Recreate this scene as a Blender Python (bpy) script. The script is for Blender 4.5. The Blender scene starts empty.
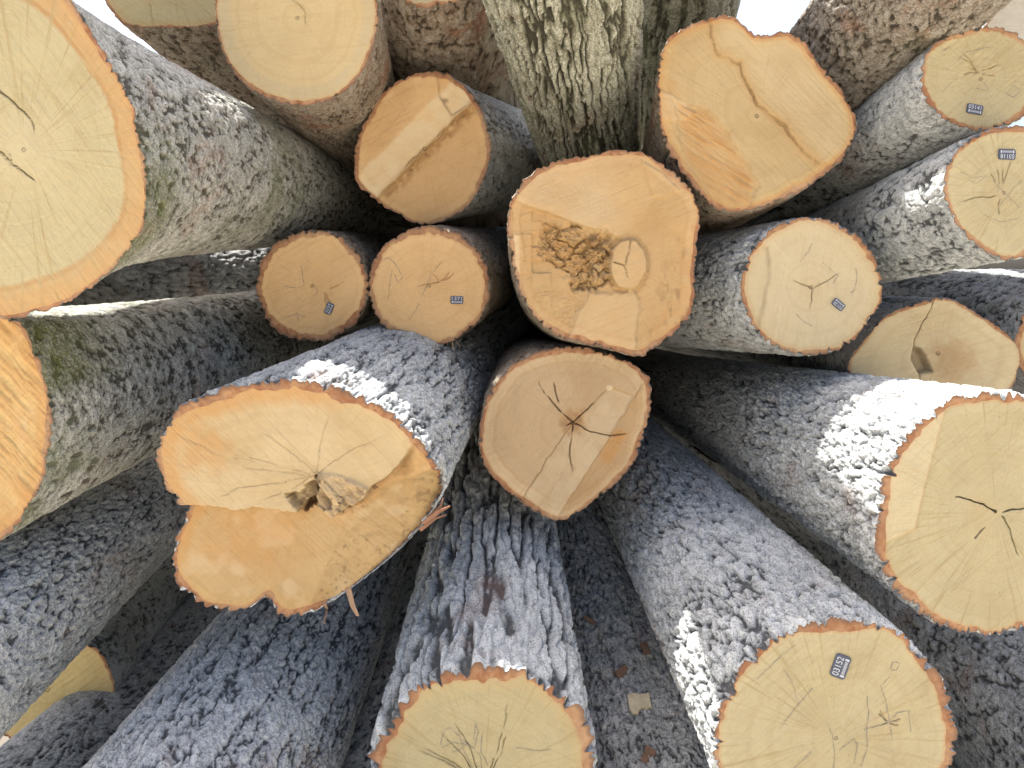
import bpy, math, random
import numpy as np

# ------------------------------------------------------------------ scene, camera
sc = bpy.context.scene
COL = sc.collection
W, H = 1024, 768
F = 774.0                      # focal length in pixels
VX, VY = 495.0, 290.0          # where the pile's long axis runs to
CAMZ = 1.16                    # eye height over the ground

cam = bpy.data.cameras.new('camera')
co = bpy.data.objects.new('camera', cam); COL.objects.link(co)
co.location = (0, 0, CAMZ); co.rotation_euler = (math.radians(90), 0, 0)
cam.sensor_fit = 'HORIZONTAL'; cam.sensor_width = 36.0
cam.lens = 36.0 * F / W
cam.shift_x = (512 - VX) / W
cam.shift_y = (VY - 384) / W
cam.clip_start = 0.02; cam.clip_end = 3000
sc.camera = co


def PT(px, py, d):
    return np.array([(px - VX) * d / F, d, CAMZ - (py - VY) * d / F])


# ------------------------------------------------------------------ noise (numpy)
def _hash(ix, iy, iz, seed):
    with np.errstate(over='ignore'):
        h = (ix.astype(np.uint32) * np.uint32(374761393) + iy.astype(np.uint32) * np.uint32(668265263)
             + iz.astype(np.uint32) * np.uint32(2147483647 - 1274126177) + np.uint32((seed * 974711 + 13) & 0xffffffff))
        h = (h ^ (h >> np.uint32(13))) * np.uint32(1274126177)
        h = (h ^ (h >> np.uint32(16))) * np.uint32(2246822519)
        h = h ^ (h >> np.uint32(15))
    return h


def _r(h, k=0):
    with np.errstate(over='ignore'):
        h = (h + np.uint32(k * 2654435761 & 0xffffffff)) * np.uint32(2654435769)
        h = h ^ (h >> np.uint32(16))
        h = h * np.uint32(2246822519)
        h = h ^ (h >> np.uint32(13))
    return (h >> np.uint32(8)).astype(np.float32) / np.float32(1 << 24)


def vnoise(x, y, z, seed=0):
    x = np.asarray(x, np.float32); y = np.asarray(y, np.float32) + 0 * x; z = np.asarray(z, np.float32) + 0 * x
    ix, iy, iz = np.floor(x).astype(np.int64), np.floor(y).astype(np.int64), np.floor(z).astype(np.int64)
    fx, fy, fz = x - ix, y - iy, z - iz
    fx = fx * fx * (3 - 2 * fx); fy = fy * fy * (3 - 2 * fy); fz = fz * fz * (3 - 2 * fz)
    out = 0
    for a in (0, 1):
        wa = fx if a else 1 - fx
        for b in (0, 1):
            wb = fy if b else 1 - fy
            for c in (0, 1):
                wc = fz if c else 1 - fz
                out = out + wa * wb * wc * _r(_hash(ix + a, iy + b, iz + c, seed))
    return out * 2 - 1


def fbm(x, y, z, seed=0, oct=3, gain=0.5):
    a, s, o, f = 1.0, 0.0, 0, 1.0
    for k in range(oct):
        o = o + a * vnoise(x * f, y * f, z * f, seed + k * 17); s += a
        a *= gain; f *= 2.03
    return o / s


def worley(x, y, z, seed=0):
    x = np.asarray(x, np.float32)
    ix, iy, iz = np.floor(x).astype(np.int64), np.floor(y).astype(np.int64), np.floor(z).astype(np.int64)
    f1 = np.full(x.shape, 9.0, np.float32); f2 = f1.copy(); cid = np.zeros(x.shape, np.float32)
    for a in (-1, 0, 1):
        for b in (-1, 0, 1):
            for c in (-1, 0, 1):
                h = _hash(ix + a, iy + b, iz + c, seed)
                d = np.sqrt((ix + a + _r(h, 1) - x) ** 2 + (iy + b + _r(h, 2) - y) ** 2 + (iz + c + _r(h, 3) - z) ** 2)
                near = d < f1
                f2 = np.where(near, f1, np.minimum(f2, d))
                cid = np.where(near, _r(h, 4), cid)
                f1 = np.where(near, d, f1)
    return f1, f2, cid


def sst(a, b, x):
    t = np.clip((x - a) / (b - a), 0, 1)
    return t * t * (3 - 2 * t)


# ------------------------------------------------------------------ plane geometry helpers (face features)
def polyd(x, y, pts):
    d = np.full(np.shape(x), 1e9)
    for (ax, ay), (bx, by) in zip(pts[:-1], pts[1:]):
        vx, vy = bx - ax, by - ay
        t = np.clip(((x - ax) * vx + (y - ay) * vy) / (vx * vx + vy * vy + 1e-9), 0, 1)
        d = np.minimum(d, np.hypot(x - ax - t * vx, y - ay - t * vy))
    return d


def side(x, y, a, b):           # > 0 to the left of a->b as seen in the picture (y down)
    vx, vy = b[0] - a[0], b[1] - a[1]
    return ((x - a[0]) * vy - (y - a[1]) * vx) / math.hypot(vx, vy)


def polyin(x, y, pts):          # signed distance, > 0 inside
    ins = np.zeros(np.shape(x), bool); n = len(pts)
    for i in range(n):
        ax, ay = pts[i]; bx, by = pts[(i + 1) % n]
        c = (ay > y) != (by > y)
        xi = (bx - ax) * (y - ay) / (by - ay + 1e-12) + ax
        ins ^= c & (x < xi)
    d = polyd(x, y, list(pts) + [pts[0]])
    return np.where(ins, d, -d)


def closed_polar(pts, c, n):
    """radius at n equal angles of the smooth closed curve through pts, about c"""
    p = np.array(pts, float); m = len(p); q = []
    for i in range(m):
        p0, p1, p2, p3 = p[i - 1], p[i], p[(i + 1) % m], p[(i + 2) % m]
        for t in np.linspace(0, 1, 12, endpoint=False):
            q.append(0.5 * (2 * p1 + (p2 - p0) * t + (2 * p0 - 5 * p1 + 4 * p2 - p3) * t ** 2 + (3 * p1 - p0 - 3 * p2 + p3) * t ** 3))
    q = np.array(q)
    dx, dy = q[:, 0] - c[0], -(q[:, 1] - c[1])
    a = np.arctan2(dy, dx); r = np.hypot(dx, dy)
    o = np.argsort(a); a, r = a[o], r[o]
    th = np.linspace(-math.pi, math.pi, n, endpoint=False)
    return th, np.interp(th, np.concatenate([a - 2 * math.pi, a, a + 2 * math.pi]), np.concatenate([r, r, r]))


def ell(cx, cy, rx, ry=None, rot=0, n=20, wob=0.02, seed=0):
    ry = ry or rx; rnd = random.Random(seed); o = []
    for k in range(n):
        t = 2 * math.pi * k / n; s = 1 + rnd.uniform(-wob, wob)
        x, y = rx * s * math.cos(t), ry * s * math.sin(t)
        o.append((cx + x * math.cos(rot) - y * math.sin(rot), cy + x * math.sin(rot) + y * math.cos(rot)))
    return o


# ------------------------------------------------------------------ mesh helpers
def make_mesh(name, co, quads, attrs=None, smooth=True, tris=None):
    me = bpy.data.meshes.new(name)
    co = np.asarray(co, np.float32); quads = np.asarray(quads, np.int32).reshape(-1, 4)
    nt = 0 if tris is None else len(tris)
    me.vertices.add(len(co)); me.vertices.foreach_set('co', co.ravel())
    idx = quads.ravel()
    starts = np.arange(len(quads)) * 4
    if nt:
        t = np.asarray(tris, np.int32).reshape(-1, 3)
        starts = np.concatenate([starts, len(idx) + np.arange(nt) * 3]); idx = np.concatenate([idx, t.ravel()])
    me.loops.add(len(idx)); me.loops.foreach_set('vertex_index', idx.astype(np.int32))
    me.polygons.add(len(starts)); me.polygons.foreach_set('loop_start', starts.astype(np.int32))
    me.polygons.foreach_set('use_smooth', np.full(len(starts), smooth, bool))
    for k, v in (attrs or {}).items():
        v = np.asarray(v, np.float32)
        if v.ndim == 2:
            a = me.attributes.new(k, 'FLOAT_VECTOR', 'POINT'); a.data.foreach_set('vector', v.ravel())
        else:
            a = me.attributes.new(k, 'FLOAT', 'POINT'); a.data.foreach_set('value', v)
    me.update(calc_edges=True); me.validate()
    return me


def ring_quads(nr, nt):
    i = np.arange(nr - 1)[:, None] * nt; j = np.arange(nt)[None, :]; j2 = (j + 1) % nt
    return np.stack([i + j, i + j2, i + nt + j2, i + nt + j], -1).reshape(-1, 4)


def link(name, me, mat, parent=None, loc=None):
    o = bpy.data.objects.new(name, me); COL.objects.link(o)
    if mat: me.materials.append(mat)
    if parent: o.parent = parent
    if loc is not None: o.location = loc
    return o


# ------------------------------------------------------------------ materials
class NT:
    def __init__(s, name):
        s.m = bpy.data.materials.new(name); s.m.use_nodes = True
        s.t = s.m.node_tree; s.n = s.t.nodes; s.n.clear()
        s.out = s.n.new('ShaderNodeOutputMaterial'); s.b = s.n.new('ShaderNodeBsdfPrincipled')
        s.t.links.new(s.b.outputs[0], s.out.inputs[0])
        s.b.inputs['Specular IOR Level'].default_value = 0.25

    def L(s, a, b): s.t.links.new(a, b)

    def put(s, sock, v):
        if isinstance(v, bpy.types.NodeSocket): s.L(v, sock)
        elif isinstance(v, (tuple, list)) and len(v) == 3 and sock.type == 'RGBA': sock.default_value = (*v, 1)
        else: sock.default_value = v

    def math(s, op, a, b=0.0, c=None, clamp=False):
        n = s.n.new('ShaderNodeMath'); n.operation = op; n.use_clamp = clamp
        s.put(n.inputs[0], a); s.put(n.inputs[1], b)
        if c is not None: s.put(n.inputs[2], c)
        return n.outputs[0]

    def mix(s, f, a, b, mode='MIX'):
        n = s.n.new('ShaderNodeMix'); n.data_type = 'RGBA'; n.blend_type = mode
        s.put(n.inputs[0], f); s.put(n.inputs[6], a); s.put(n.inputs[7], b)
        return n.outputs[2]

    def ramp(s, f, lo, hi, a=0.0, b=1.0):
        n = s.n.new('ShaderNodeMapRange'); n.interpolation_type = 'SMOOTHSTEP'
        s.put(n.inputs[0], f); n.inputs[1].default_value = lo; n.inputs[2].default_value = hi
        n.inputs[3].default_value = a; n.inputs[4].default_value = b
        return n.outputs[0]

    def attr(s, name, vec=False):
        n = s.n.new('ShaderNodeAttribute'); n.attribute_name = name
        return n.outputs['Vector' if vec else 'Fac']

    def coords(s):
        t = s.n.new('ShaderNodeTexCoord'); o = s.n.new('ShaderNodeObjectInfo')
        m = s.n.new('ShaderNodeVectorMath'); m.operation = 'MULTIPLY_ADD'
        cb = s.n.new('ShaderNodeCombineXYZ')
        for k in range(3): s.L(o.outputs['Random'], cb.inputs[k])
        s.L(cb.outputs[0], m.inputs[0]); m.inputs[1].default_value = (37, 51, 23); s.L(t.outputs['Object'], m.inputs[2])
        return m.outputs[0]

    def noise(s, v, scale, detail=3.0, rough=0.55, dist=0.0):
        n = s.n.new('ShaderNodeTexNoise'); s.put(n.inputs['Vector'], v)
        n.inputs['Scale'].default_value = scale; n.inputs['Detail'].default_value = detail
        n.inputs['Roughness'].default_value = rough; n.inputs['Distortion'].default_value = dist
        return n.outputs['Fac']

    def voro(s, v, scale, feature='F1'):
        n = s.n.new('ShaderNodeTexVoronoi'); n.feature = feature; s.put(n.inputs['Vector'], v)
        n.inputs['Scale'].default_value = scale
        return n.outputs[0]

    def vmul(s, v, f):
        n = s.n.new('ShaderNodeVectorMath'); n.operation = 'MULTIPLY'; s.put(n.inputs[0], v); n.inputs[1].default_value = f
        return n.outputs[0]

    def bump(s, h, dist, strength=1.0, prev=None):
        n = s.n.new('ShaderNodeBump'); n.inputs['Strength'].default_value = strength
        n.inputs['Distance'].default_value = dist; s.put(n.inputs['Height'], h)
        if prev: s.L(prev, n.inputs['Normal'])
        return n.outputs[0]

    def done(s, col, rough=0.85, nor=None):
        s.put(s.b.inputs['Base Color'], col); s.put(s.b.inputs['Roughness'], rough)
        if nor: s.L(nor, s.b.inputs['Normal'])
        return s.m


def bark_material(name, deep, mid, top, red=0.5, lichen=0.35, fleck=0.5):
    k = NT(name); v = k.coords(); h = k.attr('h')
    n1 = k.noise(v, 9, 4, .6); n2 = k.noise(v, 70, 5, .7); n3 = k.noise(v, 300, 3, .75)
    hh = k.math('ADD', h, k.math('MULTIPLY', k.math('SUBTRACT', n2, .5), 1.0))
    c = k.mix(k.ramp(hh, .06, .48), deep, mid)  # fissures brown by nature, deepened to stand in for missing crevice shade
    c = k.mix(k.math('MULTIPLY', k.ramp(hh, .45, .98), k.ramp(n1, .3, .62, .35, 1)), c, top)
    # rusty places where the outer bark has flaked off
    nr = k.noise(v, 6.5, 6, .68, .4)
    c = k.mix(k.math('MULTIPLY', k.ramp(nr, .55, .68), red), c, (.24, .125, .08))
    ng = k.noise(v, 3.7, 6, .65, .3)
    c = k.mix(k.math('MULTIPLY', k.ramp(ng, .53, .68), lichen), c, (.19, .21, .13))
    c = k.mix(k.math('MULTIPLY', k.attr('moss'), k.ramp(n2, .3, .6, .35, 1)), c, (.10, .115, .03))
    # pale crust flecks and dark specks
    fl = k.math('MULTIPLY', k.ramp(n3, .55, .64), k.ramp(hh, .3, .7))
    c = k.mix(k.math('MULTIPLY', fl, fleck), c, (.60, .59, .57))
    c = k.mix(k.math('MULTIPLY', k.ramp(n3, .46, .37), .75), c, tuple(x * .8 for x in deep))
    b = k.bump(n2, .006, .8); b = k.bump(n3, .004, 1.0, b)
    return k.done(c, .85, b)


B_WARM = bark_material('bark grey brown', (.075, .07, .058), (.29, .292, .262), (.47, .475, .445), .40, .6, .5)
B_GREY = bark_material('bark cool grey', (.078, .082, .086), (.35, .374, .382), (.54, .57, .58), .35, .1, .8)
B_DARK = bark_material('bark dark', (.07, .073, .074), (.28, .292, .297), (.43, .445, .45), .4, .3, .5)
B_BROWN = bark_material('bark brown', (.055, .042, .03), (.225, .175, .13), (.37, .325, .265), .9, .3, .4)
B_UMBER = bark_material('bark umber', (.05, .042, .034), (.185, .16, .13), (.31, .285, .25), .7, .3, .4)
B_GREEN = bark_material('bark olive ridged', (.05, .047, .034), (.19, .19, .14), (.38, .39, .32), .3, .8, .9)


def inner_bark_material():
    k = NT('inner bark'); v = k.coords()
    n = k.noise(v, 60, 4, .6); n2 = k.noise(v, 14, 3)
    e = k.attr('rr')
    c = k.mix(k.ramp(n2, .3, .7), (.31, .18, .095), (.21, .115, .065))
    c = k.mix(k.ramp(n, .35, .7), c, (.2, .085, .04))
    n3 = k.noise(v, 5, 3)
    c = k.mix(k.ramp(n3, .45, .7, 0, .6), c, (.32, .22, .13))
    c = k.mix(k.ramp(e, .45, 1.0, 0, .8), c, (.11, .065, .045))
    return k.done(c, .9, k.bump(n, .003, .8))


INNER = inner_bark_material()


def wood_material(name, heart, sap, sap_at=.84, sap_edge=.03, band=0.0, saw=0.0, grey=0.0, blotch=.5, rings=1.0, rays=1.0):
    k = NT(name); fc = k.attr('fc', True); rr = k.attr('rr'); ra = k.attr('ra', True)
    v = k.coords()
    nb = k.noise(fc, 7, 4, .55, .6)
    nf = k.noise(fc, 90, 4, .65)
    # growth rings follow the outline of the trunk
    wob = k.noise(fc, 16, 3)
    oi = k.n.new('ShaderNodeObjectInfo')
    rp = k.math('ADD', k.math('ADD', k.math('MULTIPLY', rr, 210.0), k.math('MULTIPLY', wob, 14.0)), k.math('MULTIPLY', oi.outputs['Random'], 900.0))
    mid_ = k.ramp(rr, .02, .10)
    patch = k.noise(fc, 11, 5, .6, 1.2)
    ringn = k.n.new('ShaderNodeTexNoise'); ringn.noise_dimensions = '1D'
    k.L(rp, ringn.inputs['W']); ringn.inputs['Scale'].default_value = .42; ringn.inputs['Detail'].default_value = 2.5
    ring = ringn.outputs['Fac']
    ring2n = k.n.new('ShaderNodeTexNoise'); ring2n.noise_dimensions = '1D'
    k.L(rp, ring2n.inputs['W']); ring2n.inputs['Scale'].default_value = .05; ring2n.inputs['Detail'].default_value = 2
    # medullary rays
    ray = k.math('MULTIPLY', k.noise(ra, 1.0, 3, .6), k.ramp(rr, .0, .12))
    # saw marks: long straight scratches
    mp = k.n.new('ShaderNodeMapping'); k.L(fc, mp.inputs['Vector']); mp.inputs['Rotation'].default_value = (0, 0, saw)
    mp.inputs['Scale'].default_value = (.22, 1 / 120., 1); mp.vector_type = 'TEXTURE'
    sm = k.noise(mp.outputs[0], 1.0, 3, .6, .7)
    mp2 = k.n.new('ShaderNodeMapping'); k.L(fc, mp2.inputs['Vector']); mp2.inputs['Rotation'].default_value = (0, 0, saw + .9)
    mp2.inputs['Scale'].default_value = (.8, 1 / 13., 1); mp2.vector_type = 'TEXTURE'
    fac = k.noise(mp2.outputs[0], 1.0, 2, .5)
    sapf = k.math('ADD', rr, k.math('MULTIPLY', k.math('SUBTRACT', k.noise(fc, 5, 3), .5), .09))
    c = k.mix(k.ramp(sapf, sap_at - sap_edge, sap_at + sap_edge), heart, sap)
    if band:
        bd = k.math('MULTIPLY', k.ramp(sapf, sap_at - .035, sap_at), k.ramp(sapf, sap_at + .035, sap_at + .005))
        c = k.mix(k.math('MULTIPLY', bd, band), c, (.27, .145, .055))
    # thin darker cambium line at the rim
    c = k.mix(k.math('MULTIPLY', k.ramp(rr, .965, .998), .55), c, (.34, .19, .08))
    dk = tuple(x * f for x, f in zip(heart, (.78, .71, .60)))
    c = k.mix(k.math('MULTIPLY', k.ramp(nb, .42, .75), blotch), c, dk)
    c = k.mix(k.math('MULTIPLY', k.math('MULTIPLY', k.ramp(ring, .48, .72), k.ramp(patch, .3, .65, .25, 1)), k.math('MULTIPLY', mid_, .42 * rings)), c, dk)
    c = k.mix(k.math('MULTIPLY', k.ramp(ring2n.outputs['Fac'], .5, .7), k.math('MULTIPLY', mid_, .25 * rings)), c, dk)
    c = k.mix(k.math('MULTIPLY', k.ramp(ray, .52, .70), k.math('MULTIPLY', mid_, .45 * rays)), c, dk)
    c = k.mix(k.math('MULTIPLY', k.ramp(sm, .50, .72), k.ramp(patch, .35, .6, .12, .5)), c, dk)
    c = k.mix(k.math('MULTIPLY', k.ramp(patch, .52, .72), .35), c, tuple(x * f for x, f in zip(heart, (.86, .84, .84))))
    c = k.mix(k.math('MULTIPLY', k.ramp(fac, .5, .56), .22), c, tuple(min(1, x * f) for x, f in zip(heart, (1.08, 1.06, 1.0))))
    c = k.mix(k.math('MULTIPLY', k.ramp(nf, .60, .74), .4), c, tuple(x * .55 for x in heart))
    c = k.mix(k.math('MULTIPLY', k.ramp(nf, .40, .28), .35), c, tuple(min(1, x * 1.25) for x in heart))
    dirt = k.noise(fc, 170, 2, .7)
    c = k.mix(k.math('MULTIPLY', k.ramp(dirt, .68, .74), k.ramp(patch, .45, .65)), c, (.09, .065, .045))
    if grey: c = k.mix(grey, c, (.26, .235, .17))
    c = k.mix(k.math('MULTIPLY', k.attr('pale'), .8), c, (.47, .40, .27))
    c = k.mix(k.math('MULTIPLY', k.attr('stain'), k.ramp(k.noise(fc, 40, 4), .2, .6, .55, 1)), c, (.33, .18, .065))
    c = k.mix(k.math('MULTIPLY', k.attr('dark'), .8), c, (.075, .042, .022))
    b = k.bump(sm, .0030, .8); b = k.bump(nf, .0016, .9, b); b = k.bump(ray, .0018, .6, b); b = k.bump(fac, .004, .5, b)
    return k.done(c, .72, b)


HEART, SAP = (.34, .27, .155), (.35, .29, .175)
WOODS = {}


def wood(key, **kw):
    if key not in WOODS:
        a = dict(heart=HEART, sap=SAP); a.update(kw)
        WOODS[key] = wood_material('cut wood ' + key, **a)
    return WOODS[key]


def plain(name, col, rough=.8, nscale=80, var=.5):
    k = NT(name); v = k.coords(); n = k.noise(v, nscale, 4, .6)
    return k.done(k.mix(k.ramp(n, .3, .7, 0, var), col, tuple(x * .45 for x in col)), rough, k.bump(n, .001, .6))


MARK = plain('pencil mark', (.17, .155, .14), .7, 200, .6)
TAGM = plain('tag plastic', (.05, .06, .09), .45, 300, .2)
TAGW = plain('tag print', (.36, .38, .43), .5, 300, .2)
CHIP = plain('wood chip', (.42, .37, .27), .8, 60, .4)
SPLINT = plain('torn fibre', (.20, .105, .065), .9, 90, .6)
STRIPM = plain('torn bast', (.26, .175, .115), .9, 90, .5)
FLAKE = plain('bark flake', (.15, .09, .065), .9, 90, .6)


# ------------------------------------------------------------------ bark relief
def furrow(x, y, s, cx, cs, seed, o=3, w=.30):
    """0 in a net of furrows, 1 on the ridges between them; long along s"""
    n = np.abs(fbm(x / cx, y / cx, s / cs, seed, o, .55))
    return sst(0, w, n)


def bark_height(kind, x, y, s, seed):
    """0..1 height of the bark at surface point (x, y) of the round and s along the log (metres)"""
    rv = np.random.RandomState(seed * 7 + 1)
    z_, tw = rv.uniform(.74, 1.12), rv.uniform(-.9, .9)          # every log its own grain size and twist
    if kind in ('ridge', 'ridgefine'): z_, tw = 1.0, tw * .25
    x, y, s = x * z_, y * z_, s * z_
    s = s + tw * (x * .6 + y * .4)
    worn = sst(.12, .5, fbm(x * 6, y * 6, s * 3.5, seed + 95, 3))
    w = fbm(x * 30, y * 30, s * 22, seed + 5, 3) * .011
    w2 = fbm(x * 30 + 7, y * 30, s * 22, seed + 6, 3) * .014
    X, Y_, Sx = x + w, y + w, s + w2
    fine = fbm(x * 240, y * 240, s * 200, seed + 2, 3)
    mid = fbm(x * 90, y * 90, s * 70, seed + 12, 3)
    def spread(h):
        lo, md, hi = np.percentile(h, (4, 50, 97))
        return np.clip(np.where(h < md, .62 * (h - lo) / (md - lo), .62 + .38 * (h - md) / (hi - md)), 0, 1)

    def plates(c, cl, w_, sd):
        f1, f2, cid = worley(X / c, Y_ / c, Sx / cl, sd)
        return sst(0, w_, f2 - f1), cid

    if kind in ('ridge', 'ridgefine'):
        k = 1.0 if kind == 'ridge' else .52
        g = furrow(X, Y_, Sx, .036 * k, .24, seed, 2, .24)
        p, cid = plates(.028 * k, .052 * (.5 + .5 * k), .26, seed + 1)
        p2, cid2 = plates(.012, .018, .3, seed + 4)
        return spread(.62 * g + .52 * p * g * (.4 + .6 * cid) + .16 * p2 * cid2 + .26 * mid + .16 * fine)
    if kind == 'block':
        g = furrow(X, Y_, Sx, .033, .062, seed, 3, .15)
        p, cid = plates(.0175, .029, .22, seed + 1)
        p2, cid2 = plates(.0095, .012, .3, seed + 4)
        pit = sst(.30, .12, worley(X / .026, Y_ / .026, Sx / .020, seed + 8)[0])
        return spread(.34 * g + .38 * p * (.25 + .75 * cid) + .22 * p2 * (.3 + .7 * cid2) * 1.0 + .30 * mid + .30 * fine - .55 * pit * (1 - .7 * worn) + .16 * worn)
    if kind == 'knob':
        g = furrow(X, Y_, Sx, .030, .14, seed, 2, .30)
        f1, f2, cid = worley((X + w) / .019, (Y_ + w) / .019, (Sx + w2) / .023, seed)
        kn = sst(.0, .42, f2 - f1) * (.4 + .6 * cid)
        p2, cid2 = plates(.009, .010, .3, seed + 4)
        return spread(.50 * kn + .40 * g + .16 * p2 * cid2 + .26 * mid + .30 * fine)
    # 'pit': a rough skin with dark slanted pits
    dens = .5 + .5 * vnoise(x * 7, y * 7, s * 5, seed + 15)
    f1, f2, cid = worley(X / .023, Y_ / .023, (Sx * .9 + (x + y) * .5) / .030, seed)
    pit = sst(.42, .14, f1 + .22 * vnoise(x * 130, y * 130, s * 200, seed + 9)) * sst(.0, .3, cid - .55 * dens + .05)
    p, cid3 = plates(.022, .013, .35, seed + 4)
    n = fbm(x * 45, y * 45, s * 80, seed + 2, 4)
    n2 = fbm(x * 150, y * 150, s * 320, seed + 3, 3)
    h = .5 + .42 * n + .40 * n2 + .30 * p * cid3
    return np.clip(spread(h) - .75 * pit, 0, 1)


DEPTH = .62
GROUP = 'logs of the timber pile'


def make_log(label, outline, d, back, c=None, base=None, L=.5, bt=7.0, amp=None, bark='block', bmat=None, wmat=None,
             feat=None, seed=1, tilt=(0, 0), length=3.6, moss=None, q=1.0, flute=0.03, rough=.0012, rim=()):
    rnd = np.random.RandomState(seed)
    p = np.array(outline, float)
    if c is None:
        c = (p[:, 0].mean(), p[:, 1].mean())
    S = d / F
    th, rpx = closed_polar(outline, c, 720)
    n_t = int(np.clip(2 * math.pi * rpx.mean() / (1.3 / q), 160, 740))
    th, rpx = closed_polar(outline, c, n_t)
    ct, sn = np.cos(th), np.sin(th)
    R0 = rpx * S
    rm = R0.mean()
    C0 = PT(c[0], c[1], d)
    if base is None: Cb, rb = C0.copy(), rm
    else: Cb, rb = PT(base[0], base[1], d), base[2] * S
    bx, by, br, d1 = back
    d1 = d + (d1 - d) * DEPTH
    C1 = PT(bx, by, d1); r1 = br * d1 / F
    btm = bt * S * 1.2
    amp = btm * .8 if amp is None else amp
    rimf_ = 1.0 + 0 * th
    for a0, wd_, fa in rim:
        dth = np.abs((th - math.radians(a0) + math.pi) % (2 * math.pi) - math.pi)
        rimf_ = rimf_ * (1 + (fa - 1) * sst(math.radians(wd_), math.radians(wd_) * .5, dth))
    # rings, evenly spread in the picture up to the back section, then coarse
    plen = math.hypot(bx - c[0], by - c[1]) + abs(rm / S - br)
    nr = int(np.clip(plen / (1.35 / q), 60, 330))
    Y = 1 / np.linspace(1 / d, 1 / d1, nr)
    Y = np.concatenate([Y, np.linspace(d1, d + length, 24)[1:]]) if d + length > d1 + .1 else Y
    t = (Y - d) / (d1 - d); s = (Y - d)[:, None] + 0 * th[None, :]
    dec = np.exp(-(Y - d) / L)
    # --- relief
    x = (ct * rm)[None, :] + 0 * s; y = (sn * rm)[None, :] + 0 * s
    tl = np.linalg.norm(C1 - C0) / (d1 - d)
    sl = s * tl
    h = bark_height(bark, x.ravel(), y.ravel(), sl.ravel(), seed).reshape(x.shape)
    fl = fbm(x * 7, y * 7, sl * 1.6, seed + 31, 3)
    rad = np.maximum(np.where(t < 1, rb + (r1 - rb) * t, r1 + .25 * (r1 - rb) * (t - 1)), .05)
    shape = (R0 / rb - 1)[None, :] * dec[:, None] + flute * fl * (1 - dec[:, None])
    R = rad[:, None] * (1 + shape) - amp * (1 - h) * (1 - (1 - np.minimum(rimf_, 1))[None, :] * dec[:, None])
    chipn = fbm(ct * rm / .011, sn * rm / .011, 0 * ct, seed + 90, 2)
    R = R - (amp * .55 * sst(.0, .45, chipn))[None, :] * np.exp(-(s / .007) ** 2)
    cen = C0[None, :] * 0 + (Cb[None, :] + (C1 - Cb)[None, :] * t[:, None]) + (C0 - Cb)[None, :] * dec[:, None]
    tx, ty = tilt
    Xo, Zo = R * ct[None, :], R * sn[None, :]
    V = np.empty(R.shape + (3,), np.float32)
    V[..., 0] = cen[:, 0:1] + Xo; V[..., 2] = cen[:, 2:3] + Zo
    tf = np.exp(-(Y - d) / .6)[:, None]
    V[..., 1] = Y[:, None] + (tx * Xo + ty * Zo) * tf
    org = C0.copy()
    root = bpy.data.objects.new('log', None); COL.objects.link(root)
    root.location = org; root.empty_display_size = .1
    root['label'] = label; root['category'] = 'log'; root['group'] = GROUP
    # --- the cut end
    j = np.arange(n_t)
    Rw = np.maximum(R0 - btm * np.clip(1 + .55 * fbm(ct * 2.2, sn * 2.2, 0 * ct, seed + 50, 2) + .30 * fbm(ct * 11, sn * 11, 0 * ct, seed + 51, 2), .3, 2) * rimf_, R0 * .5)
    Rw = np.minimum(Rw, R[0] - .0022)
    nk = int(np.clip(rm / S / (1.15 / q), 24, 150))
    fr = np.linspace(0, 1, nk + 1)[1:] ** .92
    rr = fr[:, None] + 0 * th[None, :]
    U = rr * Rw[None, :] * ct[None, :]; Wd = rr * Rw[None, :] * sn[None, :]

    def relief(U, Wd, rr):
        px, py = c[0] + U / S, c[1] - Wd / S
        hh = rough * fbm(U * 14, Wd * 14, 0 * U, seed + 60, 4) * 2 + rough * .4 * fbm(U * 160, Wd * 160, 0 * U, seed + 61, 2)
        at = {'stain': 0 * px, 'dark': 0 * px, 'pale': 0 * px}
        if feat:
            f = feat(px, py, rr)
            hh = hh + f.pop('h', 0)
            for k2 in f: at[k2] = np.clip(f[k2], 0, 1) + 0 * px
        return hh, at

    hh, at = relief(U.ravel(), Wd.ravel(), rr.ravel())
    hh = hh.reshape(U.shape)
    hc, atc = relief(np.zeros(1), np.zeros(1), np.zeros(1))
    rimf = sst(1, .9, rr)
    FV = np.stack([U, (tx * U + ty * Wd) - hh, Wd], -1)
    verts = np.vstack([FV.reshape(-1, 3), [[0, -hc[0], 0]]])
    tris = np.stack([np.full(n_t, nk * n_t), j, (j + 1) % n_t], -1)
    rav = np.stack([rr * 0 + 22 * ct[None, :], rr * 0 + 22 * sn[None, :], rr * 1.3 + seed], -1).reshape(-1, 3)
    fcv = np.stack([U + seed * .37, Wd - seed * .21, 0 * U], -1).reshape(-1, 3)
    A = {'rr': np.append(rr.ravel(), 0), 'ra': np.vstack([rav, [[0, 0, seed]]]), 'fc': np.vstack([fcv, [[seed * .37, -seed * .21, 0]]])}
    for k2 in at: A[k2] = np.append(at[k2], atc[k2])
    me = make_mesh('cut_end', verts, ring_quads(nk, n_t)[:, ::-1], A, True, tris[:, ::-1])
    end = link('cut_end', me, wmat or wood('plain'), root)
    V[..., 1] -= hh[-1][None, :] * np.exp(-s / .05)
    mo = np.zeros(R.shape)
    if moss:
        a0, wid, ln = moss
        dth = np.abs((th - a0 + math.pi) % (2 * math.pi) - math.pi)
        mo = sst(wid, wid * .35, dth)[None, :] * sst(ln, ln * .3, s) * (.75 + .5 * fbm(x * 25, y * 25, sl * 25, seed + 40, 3))
        mo = np.clip(mo, 0, 1)
    nrr = len(Y)
    quads = ring_quads(nrr, n_t)[:, ::-1]
    verts = V.reshape(-1, 3) - org
    cap = np.append(cen[-1], 0)[:3] - org
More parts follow.
